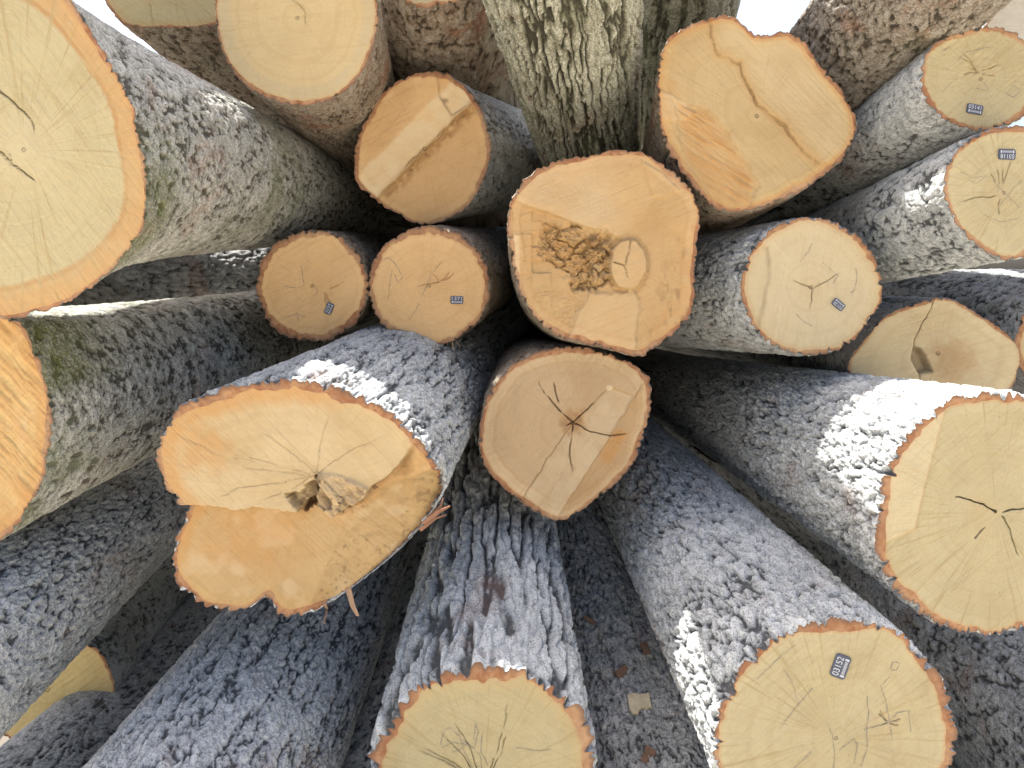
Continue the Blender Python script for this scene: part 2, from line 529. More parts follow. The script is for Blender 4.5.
    verts = np.vstack([verts, cap[None, :]])
    base_i = (nrr - 1) * n_t; j = np.arange(n_t)
    btris = np.stack([base_i + (j + 1) % n_t, base_i + j, np.full(n_t, nrr * n_t)], -1)
    me = make_mesh('bark', verts, quads, {'h': np.append(h.ravel(), .5), 'moss': np.append(mo.ravel(), 0)}, True, btris)
    link('bark', me, bmat or B_GREY, root)
    # --- cross-cut of the bark itself
    e = np.linspace(0, 1, 6)[:, None]
    Ro = R[0]
    Rr = Rw[None, :] + (Ro - Rw)[None, :] * e
    Xr, Zr = Rr * ct[None, :], Rr * sn[None, :]
    nz = .0016 * fbm(Xr * 120, Zr * 120, 0 * Xr, seed + 70, 3) * (4 * e * (1 - e)) * 2
    Yr = tx * Xr + ty * Zr - hh[-1][None, :] - nz
    me = make_mesh('inner_bark', np.stack([Xr, Yr, Zr], -1).reshape(-1, 3), ring_quads(6, n_t)[:, ::-1], {'rr': (e + 0 * Xr).ravel()}, True)
    link('inner_bark', me, INNER, root)
    info = dict(root=root, end=end, c=c, S=S, relief=relief, tilt=tilt, th=th, Rw=Rw, d=d, org=org)
    return info


def face_pt(I, px, py, lift):
    U, Wd = (px - I['c'][0]) * I['S'], -(py - I['c'][1]) * I['S']
    a = math.atan2(Wd, U); rw = np.interp(a, I['th'], I['Rw'], period=2 * math.pi)
    hh, _ = I['relief'](np.array([U]), np.array([Wd]), np.array([math.hypot(U, Wd) / rw]))
    return np.array([U, I['tilt'][0] * U + I['tilt'][1] * Wd - hh[0] - lift, Wd])


def marks(I, lines, w=.9, mat=None, name='pencil_mark'):
    """pencil scribbles left by the grader: each stroke a thin ribbon lying on the cut end"""
    rnd = random.Random(int(I['c'][0]))
    for ln in lines:
        V, Q, pts = [], [], []
        for (a, b) in zip(ln[:-1], ln[1:]):
            n = max(2, int(math.hypot(b[0] - a[0], b[1] - a[1]) / 2.5))
            for k in range(n):
                f = k / n
                pts.append((a[0] + (b[0] - a[0]) * f + rnd.uniform(-.35, .35), a[1] + (b[1] - a[1]) * f + rnd.uniform(-.35, .35)))
        pts.append(ln[-1])
        for i, q in enumerate(pts):
            a, b = pts[max(0, i - 1)], pts[min(len(pts) - 1, i + 1)]
            l = math.hypot(b[0] - a[0], b[1] - a[1]) + 1e-6
            nx, ny = -(b[1] - a[1]) / l, (b[0] - a[0]) / l
            ww = w * rnd.uniform(.12, .42)
            for sg in (-1, 1):
                V.append(face_pt(I, q[0] + nx * ww * sg, q[1] + ny * ww * sg, .0009))
            if i: Q.append((2 * i - 2, 2 * i - 1, 2 * i + 1, 2 * i))
        link(name, make_mesh(name, np.array(V), Q), mat or MARK, I['end'])


FONT_CACHE = {}


def text_mesh(body, size, depth):
    cu = bpy.data.curves.new('lettering', 'FONT'); cu.body = body; cu.size = size; cu.extrude = depth
    cu.align_x = 'CENTER'; cu.align_y = 'CENTER'
    o = bpy.data.objects.new('lettering', cu); COL.objects.link(o)
    dg = bpy.context.evaluated_depsgraph_get(); dg.update()
    me = bpy.data.meshes.new_from_object(o.evaluated_get(dg))
    bpy.data.objects.remove(o); bpy.data.curves.remove(cu)
    return me


def rounded_plate(w, h, t, r=.18, bev=.12):
    pts = []; rr = r * h
    for cx, cy, a0 in ((w / 2 - rr, h / 2 - rr, 0), (-w / 2 + rr, h / 2 - rr, 90), (-w / 2 + rr, -h / 2 + rr, 180), (w / 2 - rr, -h / 2 + rr, 270)):
        for k in range(5):
            a = math.radians(a0 + k * 22.5); pts.append((cx + rr * math.cos(a), cy + rr * math.sin(a)))
    n = len(pts); V = []
    for z, sc_ in ((0, 1), (t * .7, 1), (t, 1 - bev)):
        for x, y in pts:
            V.append((x - (x / abs(x) if x else 0) * (1 - sc_) * h * .3, y - (y / abs(y) if y else 0) * (1 - sc_) * h * .3, z))
    V.append((0, 0, t)); V.append((0, 0, 0))
    Q = ring_quads(3, n)
    T = [(2 * n + k, 2 * n + (k + 1) % n, 3 * n) for k in range(n)] + [((k + 1) % n, k, 3 * n + 1) for k in range(n)]
    return np.array(V), Q, T


def number_tag(I, px, py, wpx, hpx, ang, digits):
    S = I['S']; w, h = wpx * S, hpx * S
    V, Q, T = rounded_plate(w, h, .0022)
    me = make_mesh('number_tag', V, Q, None, False, T)
    o = link('number_tag', me, TAGM, I['root'])
    p = face_pt(I, px, py, .0012)
    o.location = p; o.rotation_euler = (math.radians(90), 0, 0)
    from mathutils import Matrix
    M = Matrix.Translation(p) @ Matrix.Rotation(math.radians(90), 4, 'X') @ Matrix.Rotation(math.radians(ang), 4, 'Z')
    o.matrix_local = M
    tm = text_mesh(digits, h * .60, .0002)
    t = link('lettering', tm, TAGW, o); t.location = (0, h * .17, .0025)
    tw = max(v.co.x for v in tm.vertices) - min(v.co.x for v in tm.vertices)
    t.scale = (w * .80 / max(tw, 1e-4), 1, 1)
    # row of small print under the digits, two bright blocks at its ends
    V, Qs = [], []
    def bar(x0, x1, y0, y1, z=.0026):
        b = len(V); V.extend([(x0, y0, z), (x1, y0, z), (x1, y1, z), (x0, y1, z)]); Qs.append((b, b + 1, b + 2, b + 3))
    y0, y1 = -h * .38, -h * .12
    bar(-w * .40, -w * .31, y0, y1); bar(w * .31, w * .40, y0, y1)
    k = -w * .27
    while k < w * .26:
        bar(k, k + w * .035, y0 + h * .03, y1 - h * .03); k += w * .062
    me = make_mesh('small_print', np.array(V), Qs, None, False)
    link('small_print', me, TAGW, o)
    return o


def nz(x, y, sc_, seed=0, o=3):
    return fbm(x / sc_, y / sc_, 0 * x, seed, o)


def crackf(x, y, lines, w=1.0, depth=.012, seed=0):
    """(height, dark) of drying cracks along polylines; they are widest at the first point and run out at the last"""
    h = 0 * x; dk = 0 * x
    xx = x + 1.6 * nz(x, y, 10, seed) + .6 * nz(x, y, 3, seed + 5); yy = y + 1.6 * nz(x, y, 10, seed + 1) + .6 * nz(x, y, 3, seed + 6)
    for ln in lines:
        L_ = sum(math.hypot(b[0] - a[0], b[1] - a[1]) for a, b in zip(ln[:-1], ln[1:])); run = 0
        for a, b in zip(ln[:-1], ln[1:]):
            vx, vy = b[0] - a[0], b[1] - a[1]; l = math.hypot(vx, vy)
            t = np.clip(((xx - a[0]) * vx + (yy - a[1]) * vy) / (l * l + 1e-9), 0, 1)
            d = np.hypot(xx - a[0] - t * vx, yy - a[1] - t * vy)
            f = np.clip(1 - (run + t * l) / L_, 0, 1)
            ww = w * (.45 + .75 * f)
            m = sst(ww * .5 + .62, ww * .2, d) * sst(0, .25, f + .05) * sst(-.60, -.15, nz(x, y, 13, seed + 9))
            h = np.minimum(h, -depth * m); dk = np.maximum(dk, m); run += l
    return h, dk


# ================================================================== features of single cut ends
def feat_step_fell(x, y, rr):     # small log with felling step across it
    xx = x + 2.0 * nz(x, y, 10, 3); yy = y + 2.0 * nz(x, y, 10, 4)
    s = side(xx, yy, (468, 110), (375, 204))       # > 0 : upper left
    s = -s if side(np.array([380.]), np.array([110.]), (468, 110), (375, 204))[0] < 0 else s
    h = np.where(s > 0, .016 * sst(0, 2.5, s) + .026 * np.clip(s / 28, 0, 1), 0)
    torn = sst(9, 1, np.abs(s + 2)) * sst(.25, .6, .5 + .5 * nz(x, y, 5, 8)) * sst(372, 395, x)
    h = h + .008 * torn * nz(x, y, 4, 9)
    chipd = polyin(x, y, [(438, 80), (462, 86), (472, 104), (452, 118), (440, 100)])
    h = h - .010 * sst(-1, 2, chipd)
    dk = .75 * sst(5, 1, np.hypot(x - 446, (y - 103) * 1.4)) + .28 * torn
    ch, cd = crackf(x, y, [[(470, 110), (455, 122), (430, 145), (408, 166), (392, 183)]], 1.1, .006, 5)
    return {'h': h + ch, 'stain': .28 * sst(1, -2, s) + .30 * sst(26, 34, s) * (.8 + .8 * nz(x, y, 15, 37)) + .45 * torn, 'dark': np.maximum(dk, cd * .5),
            'pale': .75 * sst(1, 4, s) * sst(31, 25, s) * (.9 + .6 * nz(x, y, 12, 30))}


def feat_star(x, y, rr):          # lower middle log, dark star at the pith
    e1 = [(611, 386), (590, 404), (573, 423), (556, 447), (521, 502), (512, 515)]
    e2a, e2b = (634, 399), (558, 518)
    xx = x + 2.2 * nz(x, y, 9, 3, 4); yy = y + 2.2 * nz(x, y, 9, 4, 4)
    s2 = side(xx, yy, e2a, e2b)
    if side(np.array([640.]), np.array([460.]), e2a, e2b)[0] < 0: s2 = -s2       # > 0 lower right
    strip = polyin(xx, yy, [(611, 386), (634, 398), (558, 519), (500, 540), (521, 502), (556, 447), (573, 423)])
    inside = sst(-.8, 1.2, strip)
    right = sst(-.8, 1.0, s2)
    h = -.007 * inside * (1 - right) - right * (.009 + .0006 * np.clip(s2, 0, 60))
    cr = [[(573, 422), (561, 412), (551, 401), (541, 388), (537, 379)], [(573, 422), (566, 425)], [(559, 402), (553, 380)],
          [(573, 424), (571, 440), (570, 455), (573, 474)], [(574, 424), (590, 432), (610, 436), (632, 435)], [(573, 422), (588, 409), (606, 391)]]
    ch, cd = crackf(x, y, cr, .6, .01, 7)
    r0 = np.hypot(x - 573, y - 422)
    st = .75 * sst(19, 4, r0 + 5 * nz(x, y, 6, 9)) + .7 * sst(12, 2, polyd(x, y, [(608, 458), (620, 438)])) * right + .28 * right
    chip = sst(4, 2, np.hypot(x - 609.5, y - 388))
    dk = np.maximum(cd * .26, .50 * sst(17, 3, r0 + 11 * nz(x, y, 5, 10, 4)))
    edge = sst(1.3, .4, polyd(xx, yy, e1[2:])) * .45
    return {'h': h + ch + .004 * chip, 'stain': st, 'dark': np.maximum(dk, edge), 'pale': .30 * inside * (1 - right) * (.8 + .8 * nz(x, y, 14, 31)) + chip + .35 * sst(.93, .97, rr) * right}


def feat_rotten(x, y, rr):        # upper middle log, rotten heart with a loose plug
    xx = x + 1.5 * nz(x, y, 9, 3); yy = y + 1.5 * nz(x, y, 9, 4)
    hole = polyin(xx, yy, [(541, 222), (560, 222), (590, 230), (606, 231), (618, 240), (616, 282), (596, 293), (572, 290), (560, 270), (543, 252)])
    hm = sst(-3, 7, hole + 9 * nz(x, y, 12, 5, 4))
    wx, wy = xx + 9 * nz(x, y, 13, 21, 4), yy + 9 * nz(x, y, 13, 22, 4)
    f1, f2, cid = worley(wx / 19., wy / 15., 0 * x + 1.5, 77)
    g1, g2, _ = worley(wx / 4.2, wy / 4.6, 0 * x + .5, 78)
    cr1 = nz(x, y, 9, 23, 4); cr2 = np.abs(nz(x, y, 12, 24, 4))
    lump = np.clip(.85 * (.25 + .75 * cid) * sst(0, .22, f2 - f1) + .28 * cr1 + .10 * sst(0, .3, cr2), 0, 1.2)
    h = -hm * (.015 - .024 * lump + .006 * sst(0, .4, g2 - g1))
    ledge = side(xx, yy, (520, 204), (600, 232))
    if side(np.array([560.]), np.array([180.]), (520, 204), (600, 232))[0] < 0: ledge = -ledge     # > 0 above
    up = sst(-.6, 1.5, ledge) * sst(640, 595, x)
    h = h + .010 * up * sst(40, 0, ledge)
    # left floor: square cracked steps
    wq = 4 * nz(x, y, 16, 51)
    sq = (np.abs(((x - y * .06 + wq) % 23) - 2) < .6) * (y > 210) * (y < 262) * (x < 562)
    hq = np.abs(((y + x * .05 - wq * .7) % 17) - 2) < .6
    lf = sst(566, 540, x) * sst(205, 214, y) * sst(300, 262, y)
    h = h - .006 * lf + .005 * lf * (vnoise(np.floor(x / 19.), np.floor(y / 13.), 0 * x, 5))
    # plug
    dx, dy = (x - 627.4) / 18., (y - 264.5) / 25.
    pr = .07 * nz(x, y, 5, 28) + np.hypot(dx * math.cos(.15) + dy * math.sin(.15), dy * math.cos(.15) - dx * math.sin(.15)) + .06 * nz(x, y, 11, 8)
    pm = sst(1.06, .93, pr)
    plug = .016 + .004 * np.clip(1 - pr, 0, 1)
    h = h * (1 - pm) + pm * plug
    ch, cd = crackf(x, y, [[(630, 241), (627, 255), (624, 265), (626, 276), (628, 282)], [(612, 262), (624, 266)]], .7, .006, 7)
    moat = sst(1.30, 1.12, pr) * sst(1.0, 1.1, pr)
    h = h - .003 * moat
    fac = polyin(xx, yy, [(590, 294), (634, 291), (640, 300), (636, 350), (620, 362), (568, 342), (578, 312)])
    fac = fac + 3.5 * nz(x, y, 8, 52, 4)
    fm = sst(-2, 3, fac)
    h = h + .006 * fm
    rough = polyin(x, y, [(535, 285), (588, 290), (572, 338), (545, 322), (528, 300)])
    rg = sst(-4, 6, rough)
    h = h + .003 * rg * (sst(0, .5, g2 - g1) - .5)
    right = sst(655, 690, x + .25 * (y - 250)) * sst(215, 250, y)
    h = h - right * .012
    crum = np.maximum(hm * (1 - pm), rg * .8)
    gapdark = hm * (1 - pm) * np.maximum(sst(.05, .0, cr2) * .22, sst(.20, .0, lump) * .3)
    tr = polyin(x, y, [(640, 160), (662, 172), (680, 190), (664, 200), (652, 196), (646, 178)])
    h = h + .005 * sst(-1, 2, tr)
    return {'h': h + ch, 'stain': np.clip(.30 * sst(-16, 6, hole + 8 * nz(x, y, 14, 55)) * (1 - pm) * (.7 + .8 * cr1) + .45 * right * (.5 + .7 * nz(x, y, 8, 12)) + .15 * lf + .22 + .18 * nz(x, y, 28, 14), 0, 1),
            'dark': np.maximum.reduce([cd * .28, gapdark, (.25 * lf) * (sq | (hq & (y > 210) & (y < 262) & (x < 562))) * (.5 + .5 * nz(x, y, 12, 6) > .45),
                                       .5 * right * sst(.1, .5, nz(x * 1.0, y * .5, 7, 13)), .8 * sst(8, 2, np.hypot(x - 592, (y - 238) * 1.2))]),
            'pale': np.maximum.reduce([.14 * pm, .22 * fm, .9 * sst(4, 2, np.abs(x - 516 - .02 * (y - 235))) * sst(232, 238, y) * sst(305, 295, y),
                                       .35 * up, .8 * sst(2, 1, polyd(x, y, [(592, 262), (605, 274)]))])}


def feat_lobed(x, y, rr):         # the big lobed log lower left
    stp = [(140, 500), (185.6, 503.8), (217.7, 505.5), (238, 510.5), (253.3, 507), (285.5, 512), (297.3, 514), (302.4, 505.5), (316, 498.7),
           (317.6, 505.5), (332.9, 519), (339.6, 512.2), (360, 503.8), (370, 488.5), (387, 478.4), (401, 464), (412, 447), (450, 420)]
    xx = x + 1.2 * nz(x, y, 6, 3); yy = y + 1.2 * nz(x, y, 6, 4)
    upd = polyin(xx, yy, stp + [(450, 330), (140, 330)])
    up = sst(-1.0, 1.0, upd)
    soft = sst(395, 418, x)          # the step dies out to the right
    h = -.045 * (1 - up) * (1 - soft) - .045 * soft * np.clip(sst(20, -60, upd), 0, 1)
    s = side(xx, yy, (340, 520), (299, 622))
    if side(np.array([380.]), np.array([560.]), (340, 520), (299, 622))[0] < 0: s = -s
    fl = (1 - up) * sst(0, 6, s) * sst(500, 515, y + .3 * (x - 340))
    h = h - fl * np.clip(s, 0, 95) * .0007
    chunk = polyin(xx, yy, [(312, 472), (335, 474), (360, 484), (374, 495), (360, 510), (334, 524), (312, 510)])
    cm = sst(-1, 3, chunk)
    fx, fy = xx * .80 - yy * .60, xx * .60 + yy * .80
    fibc = fbm(fx / 5.5, fy / 22., 0 * x, 41, 4)
    f1, f2, cid = worley(fx / 15. + .5 * fibc, fy / 24. + .3 * fibc, 0 * x, 42)
    h = h + cm * (.004 + .016 * cid + .016 * fibc)
    hol = polyin(xx, yy, [(286, 494), (300, 492), (316, 474), (320, 486), (318, 508), (300, 518), (294, 508)])
    hm = sst(-1, 4, hol + 3 * nz(x, y, 4, 9))
    h = h - .030 * hm
    rays = [[(316, 474), (300, 458), (279, 441), (262, 430)], [(312, 476), (296, 474), (270, 470), (244, 466)], [(312, 476), (290, 490), (262, 500)], [(316, 474), (322, 440), (330, 410)], [(316, 474), (350, 450), (385, 436)], [(316, 474), (292, 470), (265, 460), (230, 452)], [(312, 476), (280, 482), (240, 487), (210, 501)],
            [(318, 474), (350, 487)], [(333, 480), (330, 500), (334, 518)], [(366, 497), (388, 486), (400, 470)], [(180, 430), (220, 452), (262, 462)]]
    ch, cd = crackf(x, y, rays, .42, .0018, 7)
    cgap = f2 - f1
    f1, f2, _ = worley(xx / 7., yy / 7., 0 * x + 3, 44)
    specks = fl * np.maximum(sst(.22, .38, nz(x, y, 4.5, 26, 3)) * sst(-.2, .15, nz(x, y, 22, 15)), .34 * sst(.05, .5, nz(x, y, 9, 25, 4)))
    topl = sst(.80, .95, rr) * sst(.2, -.2, (x - 300) / 140. + (y - 440) / 160.)
    br = sst(34, 8, np.hypot(x - 206, y - 446) + 14 * nz(x, y, 9, 16))
    lowd = sst(60, 10, np.hypot((x - 245) / 1.3, y - 545) + 20 * nz(x, y, 20, 17))
    sti = np.maximum.reduce([.75 * topl, .6 * br, (1 - up) * (.40 * lowd + .24), .5 * (1 - up) * sst(360, 400, x) * (1 - .5 * fl), .25 * cm])  # lower lobe yellow-brown, deepened to paint in shade below the step
    underlip = 0
    return {'h': h + ch, 'stain': np.maximum(sti, .6 * (1 - up) * sst(-26, -2, upd + 10 * nz(x, y, 14, 62)) * (1 - soft)), 'dark': np.maximum.reduce([cd * .2, .45 * (1 - up) * sst(-7, -.5, upd + 3 * nz(x, y, 8, 61)) * (1 - soft), .8 * hm * sst(.0, .5, .4 + nz(x, y, 5, 18)), .55 * specks, cm * np.maximum(.45 * sst(.05, .0, cgap), .35 * sst(.1, .5, -fibc))]),  # brown and dark bands below the lip paint in the overhang's shadow
            'pale': .30 * up * (.8 + .8 * nz(x, y, 40, 22)) + .25 * cm + .45 * (1 - up) * sst(.1, .5, nz(x, y, 26, 21))}


def feat_heart(x, y, rr):         # upper right lobed log with long crack
    cr = [(709.7, 26), (711, 40), (717, 55), (739.6, 65), (746.6, 84), (757, 105.5), (770, 116), (783.6, 125), (792.3, 139), (803, 152), (818, 165)]
    xx = x + 2.4 * nz(x, y, 7, 3); yy = y + 2.4 * nz(x, y, 7, 4)
    dd = polyd(xx, yy, cr)
    right = polyin(xx, yy, cr + [(900, 170), (900, -40), (709, -40)])
    h = .007 * sst(-1, 1.5, right) * sst(60, 10, dd)
    wide = .35 + .5 * (nz(x, y, 11, 19) + .3) + .8 * sst(20, 6, np.hypot(x - 787, y - 130)) + -.0 * sst(25, 6, np.hypot(x - 728, y - 60)) + .8 * sst(14, 4, np.hypot(x - 752, y - 97))
    m = sst(wide * 1.4, wide * .3, dd)
    h = h - .004 * m
    st = polyin(xx, yy, [(672, 100), (690, 104), (709.7, 109), (737.8, 147), (761, 187), (747, 211), (718, 208), (684, 160)])
    sm = sst(-4, 9, st)
    fib = fbm((x * .84 + y * .54) / 30., (x * -.54 + y * .84) / 2.2, 0 * x, 33, 3)
    h = h - .006 * sst(-2, 3, st) + .004 * sm * fib
    tri = polyin(xx, yy, [(655, 86), (690, 106), (701, 114), (676, 122), (655, 118)])
    left = sst(690, 660, x - .1 * (y - 60))
    return {'h': h + .004 * sst(-1, 2, tri), 'dark': np.maximum(m * .42, .25 * sm * sst(.25, .6, fib)),
            'stain': np.clip(np.maximum.reduce([sm * (.66 + .5 * fib), .55 * left * (.6 + nz(x, y, 12, 9)), .6 * sst(.93, .98, rr), .30 * sst(7, 2, dd)]), 0, 1),
            'pale': .45 * sst(-1, 2, tri) + .22 * sst(3, 20, right)}


def feat_big_left(x, y, rr):
    ch, cd = crackf(x, y, [[(-6, 88), (8, 98), (24, 112), (33, 124), (35, 134)], [(12, 163), (22, 172), (36, 180)], [(0, 150), (12, 163), (8, 150)]], .75, .008, 7)
    return {'h': ch, 'dark': cd * .4, 'stain': .40 * sst(.83, .90, rr) + .1, 'pale': .2 * sst(60, 20, np.hypot(x - 25, y - 150))}


def feat_left(x, y, rr):
    fib = fbm((x * .7 + y * .7) / 40., (x * -.7 + y * .7) / 4., 0 * x, 33, 3)
    return {'h': .004 * fib + .006 * sst(10, 25, x), 'stain': np.clip(.50 + .5 * fib, 0, 1), 'pale': .8 * sst(.1, .5, nz(x * .8, y * .5, 18, 5)) * sst(14, 34, x)}


def feat_crackR(x, y, rr):
    fac = polyin(x + .5 * nz(x, y, 8, 2), y + .5 * nz(x, y, 8, 3), [(946, 405), (924, 485), (914, 529), (885, 542), (881, 505), (892, 462), (914, 432)])
    fm = sst(-1, 1, fac)
    lines = .5 + .5 * np.sin((y + x * .02) * 2 * math.pi / 3.4)
    ch, cd = crackf(x, y, [[(1000.6, 512.8), (985, 505), (970, 500), (950, 495)], [(1000.6, 512.8), (1012, 509), (1030, 508)],
                           [(1000.6, 512.8), (1008, 527), (1013, 540), (1018, 556)], [(976, 537), (985, 528)]], .85, .012, 7)
    return {'h': ch + .004 * fm + .0006 * fm * lines, 'dark': cd * .42, 'pale': .35 * fm, 'stain': .10 * sst(26, 4, np.hypot(x - 980, y - 515) + 6 * nz(x, y, 8, 4)) + .3 * sst(3, 0, np.abs(fac)) * sst(915, 950, x + .25 * (y - 410))}


def feat_behind(x, y, rr):        # greyish log peeping out behind
    cr = [(934, 296), (930, 308), (922, 322), (913, 340), (912, 352), (918, 368), (920, 385)]
    xx = x + 1.5 * nz(x, y, 7, 3)
    dd = polyd(xx, y, cr)
    left = polyin(xx, y, cr + [(840, 390), (840, 290)])
    gap = polyin(xx, y, [(911, 346), (921, 348), (934, 372), (918, 374), (909, 360)])
    rot = sst(30, 6, np.hypot((x - 952) / 1.3, y - 362) + 8 * nz(x, y, 9, 6))
    return {'h': .010 * sst(-1, 1, left) - .006 * sst(2, .5, dd) - .02 * sst(-1, 3, gap), 'dark': np.maximum(.55 * sst(2, .5, dd), .45 * sst(-2, 3, gap) + .18 * rot),
            'stain': .40 * rot + .12, 'pale': 0 * x}


def feat_Z(x, y, rr):
    ln = [(768, 247), (770, 262), (769.5, 278), (764, 306), (757, 334), (755, 344)]
    xx = x + 1.6 * nz(x, y, 8, 3)
    left = polyin(xx, y, ln + [(730, 344), (730, 240)])
    ch, cd = crackf(x, y, [[(813.4, 288.7), (826, 281), (840, 271)], [(813.4, 288.7), (792, 280)], [(813.4, 288.7), (810, 310)]], .4, .004, 7)
    return {'h': ch - .006 * sst(-1, 1.5, left), 'dark': np.maximum(cd * .4, .30 * sst(4, .5, polyd(xx, y, ln)) * (.6 + .6 * nz(x, y, 8, 8))),
            'stain': .12 * sst(22, 3, np.hypot(x - 813, y - 289)) + .25 * sst(.92, .99, rr), 'pale': .25 + 0 * x}


def feat_pith(px, py, n=5, ln=30, seed=1, w=.38, dk=.26, stain=.12):
    rnd = random.Random(seed); L = []
    for k in range(n):
        a = rnd.uniform(0, 6.28); l = ln * rnd.uniform(.5, 1.2); r0 = rnd.uniform(0, .3) * l
        L.append([(px + r0 * math.cos(a), py + r0 * math.sin(a)), (px + .6 * l * math.cos(a + .08), py + .6 * l * math.sin(a + .08)), (px + l * math.cos(a), py + l * math.sin(a))])

    def f(x, y, rr):
        ch, cd = crackf(x, y, L, w, .004, seed)
        return {'h': ch, 'dark': dk * cd, 'stain': stain * sst(24, 4, np.hypot(x - px, y - py) + 5 * nz(x, y, 8, seed))}
    return f


# ================================================================== the logs
LOGS = {}


def log(key, *a, **k):
    LOGS[key] = make_log(*a, **k)
    return LOGS[key]


warm = wood('warm', heart=(.45, .305, .155), sap=(.46, .32, .165), saw=.5, sap_at=.9, blotch=.45)
plainw = wood('plain', saw=1.2)
pale = wood('pale', heart=(.305, .265, .155), sap=(.31, .25, .135), saw=-.5, sap_at=.9, rays=1.5)
palesap = wood('palesap', heart=(.31, .28, .17), sap=(.33, .24, .125), saw=2.2, sap_at=.845, sap_edge=.012, band=.9, rays=2.0, blotch=.35)
tan = wood('tan', heart=(.315, .23, .135), sap=(.38, .29, .175), saw=.9, sap_at=.88, sap_edge=.015, band=.3, rays=.8, rings=.7, blotch=.55)
gold = wood('gold', heart=(.325, .246, .132), sap=(.345, .255, .125), saw=-.8, sap_at=.9, rays=.9, blotch=.6)
rotw = wood('rotten', heart=(.33, .235, .12), sap=(.36, .26, .14), saw=.4, sap_at=.9, sap_edge=.015, band=.3, rays=.6, rings=.5, blotch=.7)
orange = wood('orange', heart=(.42, .315, .15), sap=(.40, .26, .115), saw=.8, sap_at=.9)
greyw = wood('grey', heart=(.42, .36, .225), sap=(.44, .38, .245), saw=.3, grey=.15)
bright = wood('bright', heart=(.30, .262, .16), sap=(.315, .275, .17), saw=.7, sap_at=.9, rays=1.8, blotch=.5)

# --- left side
log('A', 'huge log with grey pitted bark and a wide orange sapwood ring on its cut end',
    [(70, -2), (102, 46), (130, 95), (144, 148), (149, 190), (144, 228), (122, 260), (98, 284), (75, 300), (40, 314), (0, 321),
     (-60, 318), (-120, 290), (-165, 235), (-185, 160), (-170, 75), (-120, 0), (-60, -45), (10, -45)], 1.25, (352, 205, 37, 4.0), c=(25, 150),
    base=(12, 128, 138), L=.16, bt=5, amp=.006, bark='pit', bmat=B_WARM, wmat=palesap, feat=feat_big_left, seed=3, moss=(-.55, .9, .16), length=3.9)
log('B', 'grey log with an orange streaked cut end and moss behind its rim',
    [(18, 319), (36, 345), (50, 385), (55, 430), (47, 475), (30, 512), (5, 538), (-30, 550), (-80, 545), (-125, 510), (-148, 450),
     (-145, 390), (-115, 340), (-70, 315), (-25, 312)], 1.42, (285, 333, 45, 3.2), c=(-45, 432), L=.4, bt=5, amp=.006,
    bark='pit', bmat=B_WARM, wmat=orange, feat=feat_left, seed=7, moss=(.75, .55, .22))
log('D', 'dark mossy log wedged between the huge pitted log and the grey one below it', ell(45, 285, 42, seed=3), 2.6, (330, 266, 27, 4.4),
    bark='block', bmat=B_DARK, seed=11, q=.6)
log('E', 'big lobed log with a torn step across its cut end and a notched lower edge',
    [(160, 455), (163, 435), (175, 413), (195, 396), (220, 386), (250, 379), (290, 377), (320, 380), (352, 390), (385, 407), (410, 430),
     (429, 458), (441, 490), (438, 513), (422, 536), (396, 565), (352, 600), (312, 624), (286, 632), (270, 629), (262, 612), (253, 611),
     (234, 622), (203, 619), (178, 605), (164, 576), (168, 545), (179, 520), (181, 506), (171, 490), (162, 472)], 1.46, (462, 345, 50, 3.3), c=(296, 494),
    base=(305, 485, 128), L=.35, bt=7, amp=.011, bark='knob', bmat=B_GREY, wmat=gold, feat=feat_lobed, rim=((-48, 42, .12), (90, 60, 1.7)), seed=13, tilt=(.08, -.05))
log('C1', 'small round tagged log beside a similar one, both above the big lobed log',
    ell(312, 286, 57.5, 57, n=24, wob=.015, seed=5), 1.92, (372, 270, 37, 3.6), c=(312, 286), bt=6, amp=.009, bark='block', bmat=B_BROWN, wmat=warm,
    feat=feat_pith(325, 292, 5, 20, 4), seed=17)
log('C2', 'round log with a number tag, between the small tagged log and the rotten hearted one',
    ell(429, 286, 61.5, 61, n=24, wob=.015, seed=6), 1.92, (483, 268, 42, 3.2), c=(429, 286), bt=5.5, amp=.008, bark='block', bmat=B_BROWN, wmat=warm,
    feat=feat_pith(440, 282, 4, 30, 9), seed=19)
log('U', 'small log with a diagonal felling step across its orange cut end',
    [(356, 176), (358, 148), (369, 120), (386, 95), (412, 78), (439, 75), (460, 83), (478, 102), (489, 128), (492, 153), (485, 179), (471, 204),
     (450, 219), (421, 225), (397, 216), (376, 202), (360, 188)], 2.05, (522, 160, 46, 3.2), c=(425, 150), bt=4.5, amp=.007, bark='block', bmat=B_WARM, wmat=warm,
    feat=feat_step_fell, seed=23)
# --- top row
log('T1', 'round pale log with a smooth cut end at the top beside the huge pitted one',
    [(213, 8), (218, 42), (231, 70), (251, 90), (276, 102), (300, 106), (326, 102), (350, 88), (367, 64), (377, 33), (379, 0), (371, -33), (345, -60), (300, -72), (255, -62), (226, -33)],
    1.72, (347, 108, 52, 2.8), c=(297, 18), bt=4, amp=.007, bark='block', bmat=B_BROWN, wmat=wood('smooth', heart=(.39, .305, .165), saw=.1, rays=.5, blotch=.3),
    feat=feat_pith(305, 10, 2, 20, 3, stain=.0), seed=29)
log('T0', 'pale log end cut off by the top frame edge, behind the round pale log',
    [(104, -5), (112, 14), (126, 26), (160, 29), (200, 28), (226, 18), (242, -15), (230, -65), (170, -90), (115, -60)], 2.0, (290, 95, 52, 3.4), c=(170, -25),
    bt=3, amp=.006, bark='block', bmat=B_BROWN, wmat=pale, feat=feat_pith(150, -10, 4, 40, 8), seed=31, q=.8)
